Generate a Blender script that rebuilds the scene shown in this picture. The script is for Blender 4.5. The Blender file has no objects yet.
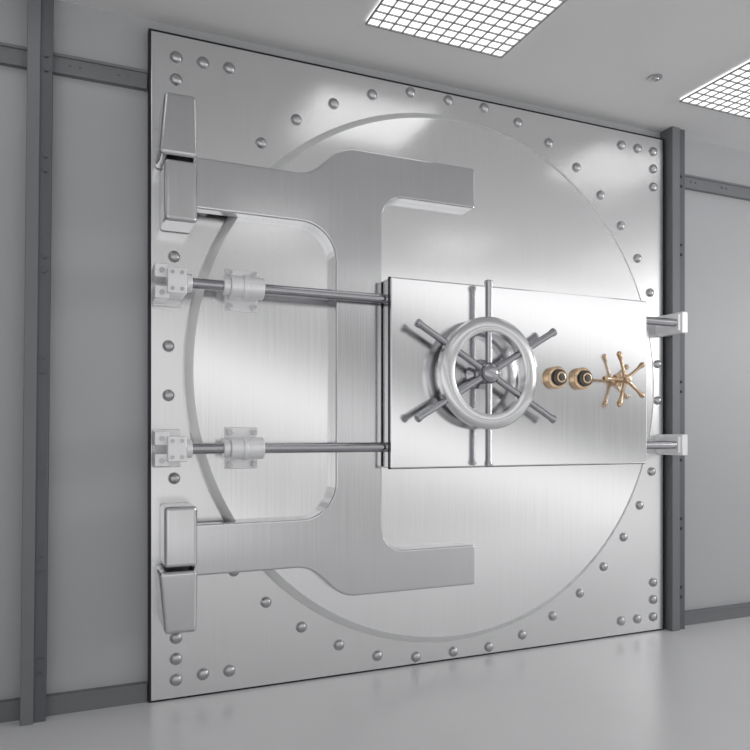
import bpy, bmesh, math
from mathutils import Vector, Matrix
scene = bpy.context.scene
scene.view_settings.view_transform = 'Standard'

# ---------------- materials ----------------
def principled(name, col, metal=0.0, rough=0.5, **kw):
    m = bpy.data.materials.new(name); m.use_nodes = True
    b = m.node_tree.nodes['Principled BSDF']
    b.inputs['Base Color'].default_value = (*col, 1)
    b.inputs['Metallic'].default_value = metal
    b.inputs['Roughness'].default_value = rough
    for k, v in kw.items():
        b.inputs[k].default_value = v
    return m

def brushed(name, col, rough=0.3, grain=(260, 260, 2.0), amt=0.02, var=.03):
    m = principled(name, col, 1.0, rough)
    nt = m.node_tree; n = nt.nodes; b = n['Principled BSDF']
    tc = n.new('ShaderNodeTexCoord'); mp = n.new('ShaderNodeMapping')
    mp.inputs['Scale'].default_value = grain
    nz = n.new('ShaderNodeTexNoise'); nz.inputs['Scale'].default_value = 1.0
    nz.inputs['Detail'].default_value = 2
    nt.links.new(tc.outputs['Object'], mp.inputs['Vector'])
    nt.links.new(mp.outputs['Vector'], nz.inputs['Vector'])
    mr = n.new('ShaderNodeMapRange')
    mr.inputs['To Min'].default_value = rough - amt; mr.inputs['To Max'].default_value = rough + amt
    nt.links.new(nz.outputs['Fac'], mr.inputs['Value'])
    nt.links.new(mr.outputs['Result'], b.inputs['Roughness'])
    mc = n.new('ShaderNodeMapRange')
    mc.inputs['From Min'].default_value = 0.3; mc.inputs['From Max'].default_value = 0.7
    mc.inputs['To Min'].default_value = 1 - var; mc.inputs['To Max'].default_value = 1 + var * .7
    nt.links.new(nz.outputs['Fac'], mc.inputs['Value'])
    vm = n.new('ShaderNodeVectorMath'); vm.operation = 'SCALE'
    vm.inputs[0].default_value = col
    nt.links.new(mc.outputs['Result'], vm.inputs['Scale'])
    nt.links.new(vm.outputs['Vector'], b.inputs['Base Color'])
    return m

def noisy_paint(name, col, rough, var=0.03, scale=3.0):
    m = principled(name, col, 0.0, rough)
    nt = m.node_tree; n = nt.nodes; b = n['Principled BSDF']
    tc = n.new('ShaderNodeTexCoord'); nz = n.new('ShaderNodeTexNoise')
    nz.inputs['Scale'].default_value = scale; nz.inputs['Detail'].default_value = 4
    nt.links.new(tc.outputs['Object'], nz.inputs['Vector'])
    cr = n.new('ShaderNodeValToRGB')
    cr.color_ramp.elements[0].position = 0.3; cr.color_ramp.elements[1].position = 0.7
    cr.color_ramp.elements[0].color = (*[c * (1 - var) for c in col], 1)
    cr.color_ramp.elements[1].color = (*[min(1, c * (1 + var)) for c in col], 1)
    nt.links.new(nz.outputs['Fac'], cr.inputs['Fac'])
    nt.links.new(cr.outputs['Color'], b.inputs['Base Color'])
    return m

def emis(name, col, s):
    m = bpy.data.materials.new(name); m.use_nodes = True
    b = m.node_tree.nodes['Principled BSDF']
    b.inputs['Base Color'].default_value = (.8, .8, .8, 1)
    b.inputs['Emission Color'].default_value = (*col, 1)
    b.inputs['Emission Strength'].default_value = s
    return m

M_plate = brushed('brushed_plate_steel', (.80, .80, .805), .25)
M_disc = brushed('brushed_disc_steel', (.88, .88, .885), .17)
M_rim = principled('machined_rim_steel', (.92, .92, .92), .8, .4)
M_yoke = brushed('brushed_yoke_steel', (.62, .62, .63), .18, var=.05)
M_box = brushed('brushed_box_steel', (.84, .84, .85), .15)
M_bolt = principled('bolt_steel', (.5, .5, .51), 1, .3)
M_chrome = principled('polished_chrome', (.42, .42, .44), 1, .16)
M_ring = principled('satin_ring_steel', (.66, .66, .67), 1, .2)
M_rod = principled('rod_steel', (.42, .42, .44), 1, .18)
M_dark = principled('dark_edge_steel', (.03, .03, .035), .6, .5)
M_white = principled('white_bracket_enamel', (.88, .88, .89), .3, .3)
M_brass = principled('polished_brass', (.66, .48, .32), 1, .2)
M_gun = principled('gunmetal', (.12, .115, .11), 1, .35)
M_wall = noisy_paint('wall_paint', (.44, .445, .46), .45, .02, 1.5)
M_room = noisy_paint('room_paint', (.7, .7, .71), .6, .02, 1.5)
M_ceil = noisy_paint('ceiling_paint', (.74, .74, .74), .8, .02, 2)
M_floor = noisy_paint('floor_epoxy', (.70, .70, .71), .28, .02, 2)
M_post = principled('post_paint', (.19, .195, .205), .2, .5)
M_post_shade = principled('post_flange_shaded', (.12, .125, .135), .2, .5)  # darker copy of the post paint: side-face shade put into the colour
M_lamp = emis('lamp_diffuser', (1, 1, 1), 1.25)
M_louver = principled('louver_metal', (.3, .3, .3), .3, .5)

# ---------------- helpers ----------------
def obj_from_bm(name, bm, mat, parent=None, smooth=False, bevel=0, segs=2, angle=35):
    me = bpy.data.meshes.new(name)
    bmesh.ops.recalc_face_normals(bm, faces=bm.faces)
    bm.to_mesh(me); bm.free()
    o = bpy.data.objects.new(name, me)
    scene.collection.objects.link(o)
    mats = mat if isinstance(mat, (list, tuple)) else [mat]
    for mm in mats: me.materials.append(mm)
    if smooth:
        for p in me.polygons: p.use_smooth = True
        me.set_sharp_from_angle(angle=math.radians(angle))
    if bevel:
        md = o.modifiers.new('bevel', 'BEVEL'); md.width = bevel; md.segments = segs
        md.limit_method = 'ANGLE'; md.angle_limit = math.radians(40)
        md.harden_normals = False
    if parent: o.parent = parent
    return o

def add_box(bm, x0, x1, y0, y1, z0, z1, mi=0):
    vs = [bm.verts.new((x, y, z)) for x in (x0, x1) for y in (y0, y1) for z in (z0, z1)]
    for f in ((0,1,3,2),(4,6,7,5),(0,4,5,1),(2,3,7,6),(0,2,6,4),(1,5,7,3)):
        fc = bm.faces.new([vs[i] for i in f]); fc.material_index = mi
    return vs

def add_lathe(bm, origin, axis, prof, n=48, mi=0):
    axis = Vector(axis).normalized()
    q = Vector((0, 0, 1)).rotation_difference(axis)
    rings = []
    for d, r in prof:
        ring = []
        if r < 1e-6:
            ring = [bm.verts.new(Vector(origin) + q @ Vector((0, 0, d)))]
        else:
            for i in range(n):
                a = 2 * math.pi * i / n
                ring.append(bm.verts.new(Vector(origin) + q @ Vector((r * math.cos(a), r * math.sin(a), d))))
        rings.append(ring)
    for a, b in zip(rings[:-1], rings[1:]):
        for i in range(n):
            j = (i + 1) % n
            if len(a) == 1 and len(b) == 1: continue
            if len(a) == 1: f = bm.faces.new([a[0], b[i], b[j]])
            elif len(b) == 1: f = bm.faces.new([a[i], b[0], a[j]])
            else: f = bm.faces.new([a[i], b[i], b[j], a[j]])
            f.material_index = mi
    if len(rings[0]) > 1 and prof[0] != prof[-1]: 
        f = bm.faces.new(rings[0]); f.material_index = mi
    if len(rings[-1]) > 1 and prof[0] != prof[-1]:
        f = bm.faces.new(rings[-1]); f.material_index = mi

def add_cyl(bm, p0, p1, r, n=32, mi=0, r1=None):
    p0 = Vector(p0); p1 = Vector(p1); L = (p1 - p0).length
    add_lathe(bm, p0, p1 - p0, [(0, r), (L, r1 if r1 is not None else r)], n, mi)

def fillet(pts, seg=10):
    out = []; n = len(pts)
    for i, p in enumerate(pts):
        r = p[2] if len(p) > 2 else 0
        P = Vector(p[:2])
        if r == 0: out.append(P); continue
        A = Vector(pts[i - 1][:2]); B = Vector(pts[(i + 1) % n][:2])
        u = (A - P).normalized(); v = (B - P).normalized()
        half = u.angle(v) / 2
        t = r / math.tan(half)
        s = P + u * t; e = P + v * t
        c = P + (u + v).normalized() * (r / math.sin(half))
        a0 = math.atan2(s.y - c.y, s.x - c.x); a1 = math.atan2(e.y - c.y, e.x - c.x)
        d = (a1 - a0 + math.pi) % (2 * math.pi) - math.pi
        for k in range(seg + 1):
            a = a0 + d * k / seg
            out.append(c + Vector((math.cos(a), math.sin(a))) * r)
    return out

def extrude_xz(bm, pts, y0, y1):
    f = [bm.verts.new((p.x, y0, p.y)) for p in pts]
    b = [bm.verts.new((p.x, y1, p.y)) for p in pts]
    bm.faces.new(f); bm.faces.new(b[::-1])
    n = len(pts)
    for i in range(n):
        j = (i + 1) % n
        bm.faces.new([f[i], f[j], b[j], b[i]])

def dome(bm, x, y, z, r, mi=0):
    prof = [(0, r * 1.12), (r * .15, r * 1.1)] + [(r * .15 + r * .65 * math.sin(t), r * math.cos(t)) for t in [i * math.pi / 2 / 6 for i in range(7)]]
    prof[-1] = (prof[-1][0], 0)
    add_lathe(bm, (x, y, z), (0, -1, 0), prof, 20, mi)

def empty(name, loc=(0, 0, 0)):
    e = bpy.data.objects.new(name, None); e.location = loc
    e.empty_display_size = .2
    scene.collection.objects.link(e); return e

# ---------------- room shell ----------------
XL, XR, YB, YF, H = -5.0, 7.0, 0.05, -4.2, 3.07
def room_box(name, mat, *a):
    bm = bmesh.new(); add_box(bm, *a); return obj_from_bm(name, bm, mat)
room_box('wall_back', M_wall, XL, XR, YB, YB + .15, 0, H)
room_box('wall_left', M_room, XL - .15, XL, YF, YB + .15, 0, H)
room_box('floor', M_floor, XL - .15, XR + .15, YF - .15, YB + .15, -.12, 0)
room_box('ceiling', M_ceil, XL - .15, XR + .15, YF - .15, YB + .15, H, H + .12)

# rails
for nm, z0, z1 in (('trim_1', 2.745, 2.825), ('baseboard_back', 0.0, .085)):
    bm = bmesh.new()
    lf = (-1.995, -1.90) if z0 > 1 else (-2.02, -1.925)
    for x0, x1 in ((XL, lf[0] + .01), (lf[1] - .01, -1.515), (1.635, XR)):
        add_box(bm, x0, x1, .02, .05, z0, z1)
        add_box(bm, x0, x1, .012, .02, z1 - .012, z1)
        if z0 > 1:
            k = int((x1 - x0) / .28) + 1
            for i in range(k):
                xx = x0 + (i + .5) * (x1 - x0) / k
                for dx in (-.02, 0.02):
                    add_cyl(bm, (xx + dx, .02, (z0 + z1) / 2), (xx + dx, .014, (z0 + z1) / 2), .005, 8)
    obj_from_bm(nm, bm, M_post)

def post(name, x0, x1, lean=0.0):
    e = empty(name, (0, 0, 0))
    def shear(bm):
        for v in bm.verts: v.co.x += lean * v.co.z / H
    bm = bmesh.new()
    w = x1 - x0
    add_box(bm, x0, x0 + w * .52, -.05, .05, 0, H); shear(bm)
    obj_from_bm('column_web', bm, M_post, e, bevel=.003)
    bm = bmesh.new()
    add_box(bm, x0 + w * .52, x1, -.035, .05, 0, H)
    z = .2
    while z < H:
        for dz in (0, .06):
            add_cyl(bm, (x0 + w * .76, -.035, z + dz), (x0 + w * .76, -.045, z + dz), .008, 12)
        z += .42
    shear(bm)
    obj_from_bm('column_flange', bm, M_post_shade, e)
post('support_post', -2.02, -1.925, .03)
post('support_post', 1.525, 1.64)

# ---------------- ceiling lights ----------------
def ceiling_light(x0, x1, y0, y1):
    e = empty('ceiling_light', ((x0 + x1) / 2, (y0 + y1) / 2, H))
    hx, hy = (x1 - x0) / 2, (y1 - y0) / 2
    bm = bmesh.new(); add_box(bm, -hx, hx, -hy, hy, -.012, -.004)
    obj_from_bm('diffuser', bm, M_lamp, e)
    bm = bmesh.new()
    N = 12
    for i in range(N + 1):
        w = .004 if i in (0, N) else .003
        x = -hx + 2 * hx * i / N
        add_box(bm, x - w, x + w, -hy, hy, -.018, -.012)
    for i in range(N + 1):
        w = .004 if i in (0, N) else .003
        y = -hy + 2 * hy * i / N
        add_box(bm, -hx, hx, y - w, y + w, -.018, -.012)
    obj_from_bm('louver_grid', bm, M_louver, e)
for yy in (-.33, -2.6):
    for xx in (-4.4, -2.5, -.6, 1.29, 3.2):
        ceiling_light(xx, xx + .72, yy - .65, yy)

bm = bmesh.new()
add_lathe(bm, (.984, -.457, H), (0, 0, -1), [(0, .035), (.008, .035), (.014, .02), (.018, .018), (.02, 0)], 24)
obj_from_bm('smoke_detector', bm, M_bolt, smooth=True)

# ---------------- vault door ----------------
V = empty('vault_door', (0, 0, 0))
CX, CZ = .02, 1.49
bm = bmesh.new(); add_box(bm, -1.51, 1.515, .004, .05, 0, 3.01)
obj_from_bm('backing_frame', bm, M_dark, V)
bm = bmesh.new(); add_box(bm, -1.5, 1.5, 0, .02, .008, 3.0)
obj_from_bm('face_plate', bm, M_plate, V, bevel=.003)
# round door
bm = bmesh.new()
add_lathe(bm, (CX, 0, CZ), (0, -1, 0), [(0, 1.382), (.03, 1.378), (.05, 1.352), (.055, 1.343)], 160)
for f in bm.faces:
    if len(f.verts) == 4: f.material_index = 1
obj_from_bm('round_door_slab', bm, [M_disc, M_rim], V, smooth=True, angle=15)
# bolts
bm = bmesh.new()
for k in range(42):
    a = math.radians(90.6 + k * 360 / 42)
    x = CX + 1.484 * math.cos(a); z = 1.5 + 1.484 * math.sin(a)
    x = max(-1.425, min(1.455, x)); z = max(.045, min(2.965, z))
    if -1.32 > x and (2.0 < z < 2.72 or .28 < z < 1.0 ): continue
    if abs(x) > 1.3 and (abs(z - 1.855) < .13 or abs(z - 1.136) < .13): continue
    dome(bm, x, 0, z, .025)
for x, z in ((-1.392, 2.90), (-1.272, 2.90), (-1.152, 2.90), (-1.392, 2.80),
             (1.419, 2.915), (1.296, 2.915), (1.172, 2.915), (1.419, 2.81), (1.419, 2.70),
             (-1.392, .09), (-1.392, .185), (-1.392, .28), (-1.272, .1), (-1.152, .1),
             (1.419, .09), (1.296, .09), (1.172, .09), (1.419, .195), (1.419, .30)):
    dome(bm, x, 0, z, .026)
for z in (2.0, 1.0): dome(bm, -1.40, 0, z, .025)
obj_from_bm('rivets', bm, M_bolt, V, smooth=True, angle=50)

# yoke
o = [(-1.33, 2.42), (-.80, 2.42, .16), (-.63, 2.575, .16), (.096, 2.575), (.096, 2.37), (-.429, 2.37, .12),
     (-.429, .625, .12), (.096, .625), (.096, .42), (-.63, .42, .16), (-.80, .575, .16), (-1.33, .575),
     (-1.33, .80), (-.668, .80, .17), (-.668, 2.195, .17), (-1.33, 2.195)]
bm = bmesh.new(); extrude_xz(bm, fillet(o), -.12, -.048)
obj_from_bm('hinge_yoke', bm, M_yoke, V, bevel=.008, segs=3)
# hinge knuckles
bm = bmesh.new()
for s in (1, -1):
    zc = lambda z: z if s == 1 else 3.0 - z
    for (xa, xb, xc, xd, z0, z1, yf) in ((-1.485, -1.325, -1.462, -1.33, 2.385, 2.65, -.2), (-1.462, -1.325, -1.462, -1.325, 2.11, 2.372, -.19)):
        vs = [(xa, yf, z0), (xb, yf, z0), (xd, yf, z1), (xc, yf, z1), (xa, 0, z0), (xb, 0, z0), (xd, 0, z1), (xc, 0, z1)]
        v = [bm.verts.new((p[0], p[1], zc(p[2]))) for p in vs]
        for f in ((0,1,2,3),(4,7,6,5),(0,4,5,1),(1,5,6,2),(2,6,7,3),(3,7,4,0)):
            bm.faces.new([v[i] for i in f])
obj_from_bm('hinge_knuckles', bm, M_yoke, V, bevel=.016, segs=5)
bm = bmesh.new()
for z in (2.378, 3 - 2.378):
    add_cyl(bm, (-1.395, -.1, z - .02), (-1.395, -.1, z + .02), .05)
obj_from_bm('hinge_pins', bm, M_dark, V)

# rods and brackets
RY = -.152
bm = bmesh.new()
for z in (1.855, 1.136):
    add_cyl(bm, (-1.44, RY, z), (1.46, RY, z), .023, 32)
obj_from_bm('locking_rods', bm, M_rod, V, smooth=True)
bm = bmesh.new(); bs = bmesh.new()
for z in (1.855, 1.136):
    # end clevis
    add_box(bm, -1.495, -1.375, -.02, 0, z - .085, z + .085)
    add_box(bm, -1.45, -1.37, -.19, -.02, z - .055, z + .055)
    add_box(bm, -1.5, -1.44, -.16, -.02, z - .075, z - .02)
    add_box(bm, -1.5, -1.44, -.16, -.02, z + .015, z + .075)
    add_cyl(bm, (-1.372, RY, z), (-1.345, RY, z), .04)
    for dx in (-.02, .02):
        for dz in (-.035, .035):
            add_cyl(bs, (-1.41 + dx, -.19, z + dz), (-1.41 + dx, -.197, z + dz), .008, 12)
    for dz in (-.05, .045):
        add_cyl(bs, (-1.47, -.16, z + dz), (-1.47, -.168, z + dz), .011, 12)
    # pillow block
    add_box(bm, -1.185, -1.035, -.07, -.05, z - .095, z + .095)
    add_box(bm, -1.175, -1.045, RY - .015, -.07, z - .046, z + .046)
    add_cyl(bm, (-1.18, RY, z), (-1.03, RY, z), .049)
    add_cyl(bm, (-1.21, RY, z), (-1.18, RY, z), .04)
    add_cyl(bm, (-1.125, RY, z), (-1.105, RY, z), .054)
    for dx in (-.055, .055):
        for dz in (-.075, .075):
            add_cyl(bm, (-1.11 + dx, -.07, z + dz), (-1.11 + dx, -.10, z + dz), .015, 16)
            add_cyl(bs, (-1.11 + dx, -.10, z + dz), (-1.11 + dx, -.106, z + dz), .009, 12)
    # right end bracket
    add_box(bm, 1.435, 1.50, -.18, 0, z - .05, z + .05)
    add_box(bm, 1.455, 1.50, -.19, 0, z - .062, z + .062)
obj_from_bm('rod_brackets', bm, M_white, V, smooth=True, bevel=.004)
obj_from_bm('bracket_screws', bs, M_bolt, V)

# lock box
BX0, BX1, BZ0, BZ1, BY = -.426, 1.159, 1.035, 1.95, -.22
bm = bmesh.new(); add_box(bm, BX0, BX1, BY, -.048, BZ0, BZ1)
obj_from_bm('bolt_box', bm, M_box, V, bevel=.006)
bm = bmesh.new()
add_box(bm, BX0 - .004, BX1 + .004, BY + .02, BY + .026, BZ0 - .004, BZ1 + .004)
obj_from_bm('bolt_box_seam', bm, M_dark, V)

# hand wheel
WX, WZ = .067, 1.4995
bm = bmesh.new()
add_lathe(bm, (WX, -.27, WZ), (0, -1, 0), [(0, .215), (0, .262), (.012, .277), (.045, .277), (.055, .266), (.058, .212), (.052, .203), (.01, .203), (0, .215)], 96)
obj_from_bm('handwheel_rim', bm, M_ring, V, smooth=True, angle=40)
bm = bmesh.new()
for k in range(6):
    a = math.radians(30 + 60 * k); d = Vector((math.cos(a), 0, math.sin(a)))
    p = Vector((WX, -.298, WZ))
    add_lathe(bm, p + d * .02, d, [(0, .017), (.41, .017), (.42, .021), (.435, .021), (.44, .014)], 24)
add_lathe(bm, (WX, -.22, WZ), (0, -1, 0), [(0, .075), (.01, .075), (.02, .05), (.06, .045), (.065, .055), (.1, .052), (.115, .04), (.122, .02), (.124, 0)], 40)
obj_from_bm('handwheel_spokes', bm, M_chrome, V, smooth=True)

# combination dials
bm = bmesh.new()
for x in (.522, .690):
    add_lathe(bm, (x, BY, 1.497), (0, -1, 0), [(0, .060), (.01, .060), (.015, .053), (.02, .053), (.024, .059), (.029, .059), (.033, .048)], 40, 0)
    add_lathe(bm, (x, BY - .033, 1.497), (0, -1, 0), [(0, .044), (.018, .042), (.022, .036)], 32, 1)
    add_lathe(bm, (x, BY - .053, 1.497), (0, -1, 0), [(0, .030), (.008, .029), (.01, .023)], 32, 0)
    add_lathe(bm, (x, BY - .062, 1.497), (0, -1, 0), [(0, .020), (.008, .018), (.01, 0)], 32, 1)
obj_from_bm('combination_dials', bm, [M_brass, M_gun], V, smooth=True)
# brass star handle
bm = bmesh.new()
SX, SZ, SY = .95, 1.4976, -.28
for k in range(5):
    a = math.radians(108 + 72 * k); d = Vector((math.cos(a), 0, math.sin(a)))
    add_lathe(bm, Vector((SX, SY, SZ)) + d * .015, d, [(0, .013), (.05, .0085), (.09, .009), (.11, .013), (.125, .016), (.138, .013), (.145, 0)], 20)
add_lathe(bm, (SX, BY, SZ), (0, -1, 0), [(0, .035), (.01, .035), (.015, .017), (.05, .017), (.055, .025), (.075, .025), (.085, .018), (.088, 0)], 32)
obj_from_bm('brass_star_handle', bm, M_brass, V, smooth=True)

# ---------------- world + camera ----------------
w = bpy.data.worlds.new('World'); scene.world = w; w.use_nodes = True
nt = w.node_tree; n = nt.nodes
tc = n.new('ShaderNodeTexCoord'); sp = n.new('ShaderNodeSeparateXYZ')
nt.links.new(tc.outputs['Generated'], sp.inputs[0])
mx = n.new('ShaderNodeMath'); mx.operation = 'MULTIPLY_ADD'
nt.links.new(sp.outputs['X'], mx.inputs[0]); mx.inputs[1].default_value = .35
nt.links.new(sp.outputs['Z'], mx.inputs[2])
mr = n.new('ShaderNodeMapRange'); mr.inputs['From Min'].default_value = -.3; mr.inputs['From Max'].default_value = .6
nt.links.new(mx.outputs[0], mr.inputs['Value'])
cr = n.new('ShaderNodeValToRGB'); nt.links.new(mr.outputs['Result'], cr.inputs['Fac'])
cr.color_ramp.interpolation = 'EASE'
el = cr.color_ramp.elements
el[0].position = 0; el[0].color = (.95, .95, .95, 1)
el[1].position = 1; el[1].color = (.85, .85, .85, 1)
# ramp pos = (Z + .35X + .3)/.9
for p, v in ((.22, 1.0), (.33, .45), (.41, .5), (.50, 1.1), (.585, .28), (.65, .28), (.74, 1.25), (.86, .7)):  # made-up bright and dark bands, added for the steel to reflect
    e = el.new(p); e.color = (v, v, v, 1)
nt.links.new(cr.outputs['Color'], n['Background'].inputs[0])
n['Background'].inputs[1].default_value = 1.15

L = bpy.data.lights.new('room_lamp', 'AREA'); L.energy = 40; L.size = 1.0
lo = bpy.data.objects.new('room_lamp', L); scene.collection.objects.link(lo)
lo.location = (5.6, -3.0, 2.3)
lo.rotation_euler = (Vector((0.1, -.2, 1.5)) - lo.location).to_track_quat('-Z', 'Y').to_euler()

cam = bpy.data.cameras.new('Camera'); co = bpy.data.objects.new('Camera', cam)
scene.collection.objects.link(co); scene.camera = co
co.location = (-1.803, -3.275, 1.2)
co.rotation_euler = (math.radians(90), 0, math.radians(-22.96))
cam.sensor_width = 36; cam.lens = 703 / 750 * 36
cam.shift_y = 59 / 750
cam.clip_start = .05
